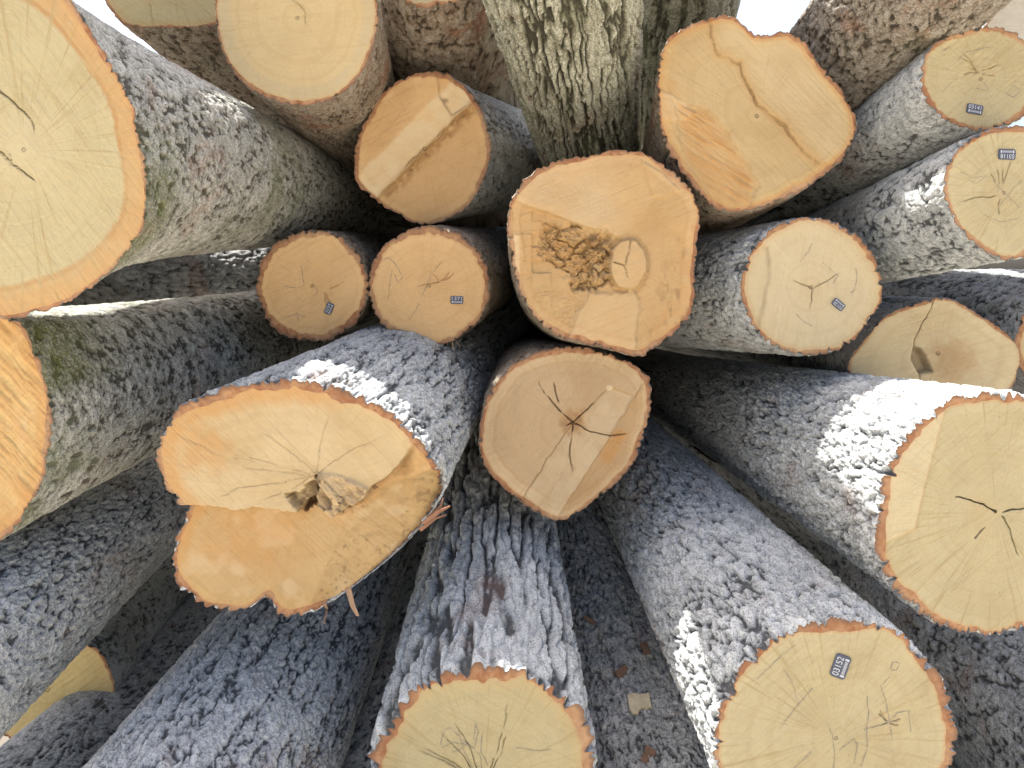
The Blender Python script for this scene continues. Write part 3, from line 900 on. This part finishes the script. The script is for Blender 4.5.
log('T2', 'brown barked log at the top with only the lower rim of its cut end showing', ell(430, -36, 54, 45, seed=9), 1.9, (448, 54, 68, 2.7), bt=5, amp=.008,
    bark='block', bmat=B_BROWN, wmat=bright, seed=37, q=.9)
log('V', 'log with deep olive grey bark ridges hanging over the rotten hearted log', ell(547, -113, 101, n=20, seed=10), 1.5, (591, 158, 49, 3.05),
    bt=9, amp=.017, bark='ridgefine', bmat=B_GREEN, wmat=plainw, seed=41, q=1.25, length=3.2)
log('V2', 'dark ridged log in the shade behind the olive ridged one', ell(690, -125, 80, n=20, seed=12), 1.9, (668, 95, 48, 3.3), bt=8, amp=.013,
    bark='ridgefine', bmat=B_GREEN, wmat=plainw, seed=43, q=.8)
log('W', 'large heart shaped log end with a long winding crack and brown torn patch',
    [(661, 48), (667, 38), (685, 26), (710, 17), (727, 14.5), (740, 21), (751, 32), (766, 34), (783.5, 31), (801, 37), (813, 53), (829, 74), (847, 95), (857, 119), (856, 137),
     (847, 155), (829, 172), (801, 192), (769, 206), (741, 213), (720, 211), (699, 195), (678, 170), (663, 142), (657, 110), (656, 75)],
    1.8, (692, 186, 58, 3.1), c=(757, 116), L=.45, bt=4.5, amp=.008, bark='block', bmat=B_BROWN, wmat=gold, feat=feat_heart, seed=47)
log('X', 'thick brown grey log slanting down to the heart shaped one, cut end out of frame', ell(1000, -112, 92, n=20, seed=14), 1.5, (792, 122, 55, 2.9), bt=7, amp=.008,
    bark='block', bmat=B_UMBER, wmat=plainw, seed=53)
log('Y0', 'pale weathered log end in the upper right corner behind a tagged one', [(979, 36), (984, 26), (996, 11), (1012, -5), (1040, -32), (1100, -22), (1112, 40), (1070, 80), (1010, 70)], 1.95,
    (930, 75, 40, 3.4), bt=2, amp=.004, bark='block', bmat=B_WARM, wmat=wood('weathered', heart=(.36, .34, .29), sap=(.38, .355, .30), grey=.1), seed=59, q=.6)
log('Y1', 'tagged log end in the upper right, uppermost of the two tagged ones there', [(919, 80), (922, 58), (938, 40), (960, 30), (985, 26), (1010, 29), (1029, 42), (1041, 64), (1041, 90), (1030, 112), (1010, 126), (985, 132),
    (960, 128), (938, 116), (924, 99)], 1.68, (806, 190, 38, 3.0), c=(981, 79), bt=5, amp=.008, bark='block', bmat=B_GREY, wmat=bright, feat=feat_pith(978, 72, 6, 22, 5), seed=61)
log('Y2', 'tagged log end at the right frame edge, just under the uppermost tagged log', [(942, 188), (946, 165), (958, 147), (975, 133), (1000, 125), (1025, 127), (1050, 143), (1064, 168), (1066, 200), (1056, 230), (1035, 252),
    (1010, 261), (985, 252), (963, 234), (949, 213)], 1.6, (848, 245, 44, 2.6), c=(1004, 193), bt=4.5, amp=.008, bark='block', bmat=B_GREY, wmat=bright, feat=feat_pith(1000, 195, 6, 40, 6), seed=67)
# --- centre
log('M', 'pale log in the centre with a crumbling rotten heart and loose plug',
    [(506, 218), (508, 205), (519, 183), (537, 168), (559, 159), (590, 154), (611, 150), (639, 151), (660, 162), (682, 178), (695, 193), (700, 212), (700, 240), (697, 280), (697, 300),
     (690, 320), (675, 336), (655, 350), (640, 358), (615, 352), (585, 345), (560, 339), (540, 325), (525, 305), (515, 280), (508, 250)],
    1.75, (575, 285, 58, 3.1), c=(600, 252), L=.4, bt=5, amp=.008, bark='block', bmat=B_BROWN, wmat=rotw, feat=feat_rotten, seed=71)
log('N', 'log with a dark cracked star at its pith, under the rotten hearted one',
    [(478, 447), (481, 415), (488, 394), (502, 373), (527, 355), (555, 347), (583, 346), (611, 353), (639, 366), (652, 381), (654, 405), (647, 436), (636, 468), (612, 493), (590, 508), (565, 523),
     (545, 519), (525, 508), (505, 490), (487, 470)], 1.78, (530, 385, 48, 3.2), c=(572, 423), base=(566, 435, 87), bt=5, amp=.008, bark='block', bmat=B_BROWN, wmat=tan, feat=feat_star, seed=73)
log('Z', 'tagged log end right of the rotten hearted log, with brown bark rim', [(740, 287), (744, 262), (755, 242), (775, 226), (798, 217), (825, 217), (850, 228), (870, 248), (881, 272), (883, 295), (874, 320), (856, 340),
    (832, 353), (803, 357), (775, 348), (755, 331), (744, 310)], 1.8, (695, 293, 56, 2.5), c=(811, 287), bt=5, amp=.010, bark='block', bmat=B_GREY, wmat=wood('palecool', heart=(.35, .295, .19), saw=1.4, blotch=.4), feat=feat_Z, seed=79)
log('Q', 'greenish grey log end half hidden behind the white lit log on the right', [(846, 362), (859, 343), (877, 321), (894, 310), (914, 303), (931, 298), (951, 298), (967, 306), (988, 319), (1007, 333), (1020, 347), (1021, 366), (1014, 385),
    (995, 410), (960, 430), (915, 428), (870, 410), (850, 385)], 1.95, (800, 345, 45, 3.4), bt=3, amp=.006, bark='block', bmat=B_DARK, wmat=greyw, feat=feat_behind, seed=83)
log('Q2', 'dark green stained log in the deep shade under the tagged log at the right edge', ell(1105, 345, 92, 72, seed=16), 2.05, (850, 305, 36, 4.0), bt=5, amp=.008, bark='block', bmat=B_DARK, wmat=plainw, seed=89, q=.7)
# --- bottom
log('R', 'big pale log end at the right frame edge, its bark lit white by the sun', [(874, 520), (874, 545), (879, 567), (893, 590), (922, 617), (955, 632), (994, 637), (1024, 632), (1060, 610), (1090, 580), (1110, 540), (1115, 500), (1103, 455), (1075, 418),
    (1040, 397), (1010, 389), (985, 389), (958, 394), (930, 409), (906, 431), (888, 457), (878, 485)], 1.4, (682, 392, 38, 4.0), c=(996, 512), bt=9, amp=.015, bark='block', bmat=B_GREY, wmat=bright, feat=feat_crackR, seed=97)
log('S', 'tagged log end at the lower right with pencil scribbles and a scalloped bark rim', [(712, 768), (710, 735), (716, 705), (730, 676), (750, 652), (780, 631), (820, 618), (860, 618), (893, 626), (918, 646), (940, 670), (953, 702), (958, 735), (952, 770), (930, 815),
    (890, 848), (840, 858), (790, 850), (745, 825), (722, 797)], 1.35, (634, 466, 48, 3.25), c=(836, 738), bt=9, amp=.015, bark='block', bmat=B_GREY, wmat=bright, feat=feat_pith(888, 723, 5, 14, 5, stain=.1), seed=101)
log('P', 'log at the bottom centre with a deeply scalloped orange bark rim', [(366, 768), (368, 750), (377, 725), (404, 695), (435, 674), (471, 663), (505, 663), (541, 675), (569, 693), (587, 711), (596, 740), (599, 770), (597, 805), (580, 850), (545, 885), (485, 900),
    (425, 885), (385, 845), (369, 805)], 1.45, (497, 468, 49, 2.95), c=(483, 782), bt=14, amp=.020, bark='ridge', bmat=B_GREY, wmat=pale, feat=feat_pith(484, 785, 16, 90, 7, w=.4, dk=.3), seed=103)
log('K', 'dark shaded log between the two lower log ends, wood chips lying on it', ell(700, 910, 118, seed=18), 1.62, (566, 500, 54, 3.2), bt=7, amp=.012, bark='block', bmat=B_DARK, wmat=plainw, seed=107)
log('L1', 'grey log slanting up from the lower left corner, cut end out of frame', ell(-120, 712, 106, seed=20), 1.32, (200, 458, 44, 3.2), bt=7, amp=.010, bark='block', bmat=B_GREY, wmat=plainw, seed=109)
log('L2', 'log in shade whose olive yellow cut end shows between two lower left logs', ell(48, 690, 66, 62, seed=22), 1.95, (196, 540, 32, 3.3), bt=3, amp=.006, bark='block', bmat=B_DARK, wmat=wood('olive', heart=(.42, .34, .16), sap=(.42, .33, .16), saw=.6), seed=113, q=.8)
log('L3', 'narrow smooth dark log below the olive yellow cut end', ell(-30, 890, 92, seed=24), 1.6, (236, 606, 38, 3.2), bt=6, amp=.006, bark='block', bmat=B_DARK, wmat=plainw, seed=127, q=.9)
log('L4', 'thick log with blue grey knobbly bark under the big lobed log', ell(128, 945, 150, n=24, seed=26), 1.28, (345, 562, 62, 2.95), bt=8, amp=.010, bark='knob', bmat=B_GREY, wmat=plainw, seed=131)
log('L5', 'shaded log showing as a sliver beside the scalloped log at the bottom', ell(340, 870, 62, seed=28), 1.7, (432, 560, 34, 3.0), bt=6, amp=.008, bark='block', bmat=B_GREY, wmat=plainw, seed=137, q=.7)
log('H', 'log left of the orange streaked one, outside the frame', ell(-235, 432, 100, seed=33), 1.46, (60, 330, 72, 3.4), bark='pit', bmat=B_WARM, wmat=plainw, seed=151, q=.4)  # out-of-view log added to keep sun off the left logs
log('J', 'log left of the huge pitted one, outside the frame', ell(-200, 120, 125, seed=34), 1.42, (130, 195, 48, 3.8), bark='pit', bmat=B_WARM, wmat=plainw, seed=157, q=.4)  # unseen blocker, added to shade the dark log wedged below
log('T', 'log above the huge pitted one, outside the frame', ell(-78, -340, 109, seed=38), 1.35, (197, -37, 57, 3.37), bark='block', bmat=B_DARK, wmat=plainw, seed=167, q=.4)  # added above the view to shade the huge log's top
log('O', 'log hidden behind the two tagged ones in the upper right', ell(960, 150, 45, seed=36), 2.1, (850, 212, 36, 3.4), bark='block', bmat=B_DARK, wmat=plainw, seed=163, q=.4)  # concealed log added to stop sun reaching the dark log beneath
log('G', 'dark log deep in the gap between the sunlit log and the tagged lower one', ell(965, 565, 60, seed=32), 2.3, (665, 418, 40, 3.7), bt=6, amp=.008, bark='block', bmat=B_DARK, wmat=plainw, seed=149, q=.7)
log('L6', 'dark blue shaded log in the lower right corner under the sunlit one', ell(1205, 830, 130, seed=30), 1.55, (830, 560, 58, 3.4), bt=7, amp=.008, bark='block', bmat=B_DARK, wmat=plainw, seed=139, q=.7)

# --- tags and pencil marks
number_tag(LOGS['S'], 840, 666, 23.5, 15.9, 70.5, '03152')
number_tag(LOGS['C2'], 457, 300, 12.6, 8.0, -2, '1371')
number_tag(LOGS['Y1'], 974, 109.5, 16, 9.8, -11, '03141')
number_tag(LOGS['Y2'], 1006.5, 154.5, 17, 10.5, 178, '03118')
number_tag(LOGS['Z'], 838, 304.5, 13, 8, 140, '03120')
number_tag(LOGS['C1'], 329.3, 308.5, 11.5, 7.6, 67, '0254')
marks(LOGS['S'], [[(795, 645), (776, 660), (757, 679)], [(783, 669), (791, 680), (795, 691), (797.5, 701.5)], [(813, 688), (797.5, 705.5), (779, 729)],
    [(890, 676.5), (880.6, 685.7), (885.9, 700), (889.3, 722.6), (892, 738.4)], [(863.5, 729), (879, 725), (888.5, 722.6), (897.7, 712), (908, 710.7), (911, 731.8)],
    [(867, 696), (868.7, 713), (866, 729), (867, 747.6), (861, 766)], [(826.5, 722.6), (832, 734.5), (834.5, 753), (833, 775)], [(838.4, 750), (853, 738.4), (857, 743.7), (854, 763.5)],
    [(811, 751.6), (795, 768), (785, 780)], [(892.5, 662), (900, 663), (896, 671), (890, 669), (892.5, 662)]], 1.0)
marks(LOGS['P'], [[(440.6, 744), (444, 730.6), (450, 727), (457.7, 734), (467.4, 744), (474.7, 747.7), (478.4, 730.6), (475.5, 723), (473.5, 740)], [(442, 747), (452, 742), (467, 744), (462, 748), (452, 752)],
    [(516, 747.7), (535.8, 750.5), (550, 749.6)], [(482, 768), (480, 755), (470, 745)], [(476, 775), (466, 755), (460, 738)], [(488, 765), (481, 752), (482, 735)]], .9)
marks(LOGS['Z'], [[(856, 268), (857, 281), (852, 296)], [(850, 293), (857, 289)], [(796, 314), (804, 322), (812, 326)], [(822, 262), (829, 268), (838, 276), (833, 284)], [(800, 262), (808, 252), (812, 243)]], .8)
marks(LOGS['C1'], [[(285, 318), (296, 314), (306, 317)], [(297, 312), (299, 322)], [(285, 286), (296, 288)], [(313, 283), (318, 292), (313, 297)], [(301, 266), (304, 283)]], .8)
marks(LOGS['C2'], [[(383, 260), (389, 258), (396, 265), (403, 277), (398, 283), (394, 274)], [(409, 320), (416, 310), (419, 303)], [(422, 296), (431, 276), (441, 262)], [(388, 300), (390, 283), (392, 270)]], .8)
marks(LOGS['Y1'], [[(942, 92), (950, 84), (957, 78)], [(958, 60), (966, 52), (990, 47)], [(976, 88), (990, 92), (984, 82)], [(1004, 92), (1014, 98), (1020, 90), (1014, 86), (1006, 94)], [(942, 52), (951, 46)]], .8)
marks(LOGS['Y2'], [[(960, 172), (972, 178), (986, 176), (976, 184), (968, 180)], [(1000, 205), (1014, 188), (1022, 180)], [(985, 215), (1000, 222), (1020, 218)], [(992, 180), (1008, 196), (1020, 208)]], .7)
marks(LOGS['U'], [[(372, 150), (392, 130), (408, 112)]], .4)

# ================================================================== loose bits
def sliver(pts, w, t, seed, taper=.3):
    """bent splinter through world points; returns verts, quads"""
    rnd = random.Random(seed); V = []; n = len(pts)
    for i, p in enumerate(pts):
        p = np.array(p); f = i / (n - 1); ww = w * (1 - (1 - taper) * f) * rnd.uniform(.8, 1.2)
        a = np.array(pts[min(n - 1, i + 1)]) - np.array(pts[max(0, i - 1)]); a = a / np.linalg.norm(a)
        u = np.cross(a, [0, 1, .2]); u /= np.linalg.norm(u); v = np.cross(a, u)
        for sx, sy in ((-1, -1), (1, -1), (1, 1), (-1, 1)):
            V.append(p + u * ww * .5 * sx + v * t * .5 * sy)
    Q = ring_quads(n, 4).tolist(); Q.append((3, 2, 1, 0)); b = (n - 1) * 4; Q.append((b, b + 1, b + 2, b + 3))
    return V, Q


def strips(name, key, mat, specs):
    I = LOGS[key]
    for k, (pp, w, t, tp) in enumerate(specs):
        V, Q = sliver([PT(*p) - I['org'] for p in pp], w, t, k + 3, tp)
        link(name, make_mesh(name, np.array(V), Q, None, False), mat, I['root'])


strips('torn_bark_strip', 'E', STRIPM, [([(348, 588, 1.51), (353, 606, 1.50), (358, 616, 1.495)], .013, .002, .45), ([(325, 604, 1.50), (327, 609, 1.54), (324, 623, 1.49)], .007, .002, .4)])
strips('torn_splinter', 'E', SPLINT, [([(424, 524, 1.46), (438, 512, 1.46), (450, 506, 1.46)], .012, .003, .2), ([(420, 530, 1.46), (436, 518, 1.46), (446, 515, 1.47)], .008, .003, .2), ([(428, 518, 1.46), (441, 506, 1.47), (443, 498, 1.48)], .007, .002, .2)])
strips('bark_fibre', 'U', SPLINT, [([(520, 92, 2.7), (510, 82, 2.66), (502, 79, 2.62)], .010, .003, .2), ([(520, 96, 2.7), (508, 88, 2.66), (500, 88, 2.6)], .008, .003, .2), ([(522, 98, 2.7), (515, 84, 2.66), (506, 74, 2.62)], .006, .003, .2)])
strips('bark_fibre', 'C2', STRIPM, [([(452, 341, 1.93), (453, 347, 1.92), (455, 351, 1.92)], .004, .0015, .2), ([(455, 340, 1.93), (459, 345, 1.92), (460, 348, 1.92)], .003, .0015, .2)])


def on_log(key, px, py, back, lift):
    """the point of a log's bark seen at (px, py), and the way out of it"""
    dg = bpy.context.evaluated_depsgraph_get()
    o = [c for c in LOGS[key]['root'].children if c.name.startswith('bark') and 'fibre' not in c.name][0]
    from mathutils import Vector
    inv = o.matrix_world.inverted()
    a = Vector((0, 0, CAMZ)); b = Vector(PT(px, py, 1.0)) - a
    ok, loc, nor, _ = o.ray_cast(inv @ a, (inv.to_3x3() @ b).normalized())
    if not ok: return None, None
    return o.matrix_world @ loc, nor


def chip(name, label, cat, key, px, py, size, mat, seed, ang, group=None):
    from mathutils import Vector, Matrix
    p, n = on_log(key, px, py, None, 0)
    if p is None: return
    rnd = random.Random(seed); w, h, t = size
    pts = []
    k = 9
    for i in range(k + 1): pts.append((-w / 2 + w * i / k, h / 2 + (rnd.uniform(-.30, .12) * h if name == 'wood_chip' else rnd.uniform(-.15, .1) * h)))
    for i in range(k + 1): pts.append((w / 2 - w * i / k, -h / 2 + rnd.uniform(-.06, .06) * h))
    n_ = len(pts)
    V = [(x, y, -t / 2) for x, y in pts] + [(x * .96, y * .96, t / 2 + rnd.uniform(-.2, .2) * t) for x, y in pts] + [(0, 0, t * .6), (0, 0, -t / 2)]
    Q = ring_quads(2, n_)
    T = [(n_ + i, n_ + (i + 1) % n_, 2 * n_) for i in range(n_)] + [((i + 1) % n_, i, 2 * n_ + 1) for i in range(n_)]
    o = link(name, make_mesh(name, np.array(V), Q, None, False, T), mat)
    zq = (n.normalized() + Vector((0, -.9, .9))).to_track_quat('Z', 'Y').to_matrix().to_4x4()
    o.matrix_world = Matrix.Translation(p + n * (t * .6 + .002)) @ zq @ Matrix.Rotation(math.radians(ang), 4, 'Z')
    o['label'] = label; o['category'] = cat
    if group: o['group'] = group


bpy.context.view_layer.update()
chip('wood_chip', 'pale grey split wood chip lying on the dark log between the lower ends', 'wood chip', 'K', 640, 705, (.052, .042, .008), CHIP, 4, 190)
for i, (px, py, w, h, a, lb) in enumerate([(622, 672, .034, .020, 30, 'reddish bark flake above the pale wood chip on the dark log'),
                                          (645, 650, .03, .018, 100, 'uppermost reddish bark flake on the dark log with the wood chip'),
                                          (648, 755, .035, .026, 60, 'bark flake below the pale wood chip, at the lower frame edge'),
                                          (590, 620, .035, .010, 150, 'narrow dark bark flake high in the gap beside the scalloped log')]):
    chip('bark_flake', lb, 'bark flake', 'K', px, py, (w, h, .006), FLAKE, 20 + i, a, 'bark flakes on the dark log')


def twig(label, pts, w, seed, mat):
    V, Q = sliver([PT(*p) for p in pts], w, w, seed, .4)
    o0 = np.array(V).mean(0)
    o = link('twig', make_mesh('twig', np.array(V) - o0, Q, None, True), mat, None, o0)
    o['label'] = label; o['category'] = 'twig'


twig('thin brown twig caught in the gap beside the sunlit log', [(694, 447, 2.5), (706, 456, 2.42), (716, 462, 2.36), (724, 460, 2.3)], .006, 3, FLAKE)

# ================================================================== ground, light
def ground():
    k = NT('ground earth'); v = k.coords()
    n = k.noise(v, .6, 6, .6); n2 = k.noise(v, 14, 4, .6)
    c = k.mix(k.ramp(n, .4, .6), (.50, .45, .36), (.42, .38, .29))
    c = k.mix(k.ramp(n2, .35, .7, 0, .6), c, (.55, .50, .42))
    m = k.done(c, .95, k.bump(n2, .02, .8))
    g = 48; xs = np.concatenate([-np.geomspace(900, 1, g // 2), np.geomspace(1, 900, g // 2)])
    X, Yg = np.meshgrid(xs, xs)
    Z = .05 * fbm(X.ravel() / 3, Yg.ravel() / 3, 0 * X.ravel(), 5, 2)
    n_ = len(xs); i = np.arange(n_ - 1)[:, None] * n_ + np.arange(n_ - 1)[None, :]
    Q = np.stack([i, i + 1, i + n_ + 1, i + n_], -1).reshape(-1, 4)
    o = link('ground', make_mesh('ground', np.stack([X.ravel(), Yg.ravel(), Z - .04], -1), Q), m)
    o['kind'] = 'structure'


ground()

SUN_EL, SUN_AZ = 70.0, -61.0     # azimuth from +Y (behind the pile) towards +X
wd = bpy.data.worlds.new('World'); sc.world = wd; wd.use_nodes = True
nt = wd.node_tree; bg = nt.nodes['Background']
sky = nt.nodes.new('ShaderNodeTexSky'); sky.sky_type = 'NISHITA'; sky.sun_disc = False
sky.sun_elevation = math.radians(SUN_EL); sky.sun_rotation = math.radians(SUN_AZ)
sky.air_density = 0.9; sky.dust_density = 7.0; sky.ozone_density = 1.0
nt.links.new(sky.outputs[0], bg.inputs[0]); bg.inputs[1].default_value = 0.15
sl = bpy.data.lights.new('sun', 'SUN'); sl.energy = 5.0; sl.angle = math.radians(.5); sl.color = (1, .95, .87)
so = bpy.data.objects.new('sun', sl); COL.objects.link(so)
from mathutils import Vector
dirv = Vector((math.sin(math.radians(SUN_AZ)) * math.cos(math.radians(SUN_EL)), math.cos(math.radians(SUN_AZ)) * math.cos(math.radians(SUN_EL)), math.sin(math.radians(SUN_EL))))
so.rotation_euler = dirv.to_track_quat('Z', 'Y').to_euler(); so.location = (0, 4, 6)

sc.render.engine = 'CYCLES'
vs = sc.view_settings
vs.view_transform = 'Standard'; vs.look = 'None'; vs.exposure = 1.7; vs.gamma = 1.0; vs.use_curve_mapping = False
sc.cycles.max_bounces = 10; sc.cycles.diffuse_bounces = 8
sc.cycles.use_denoising = True
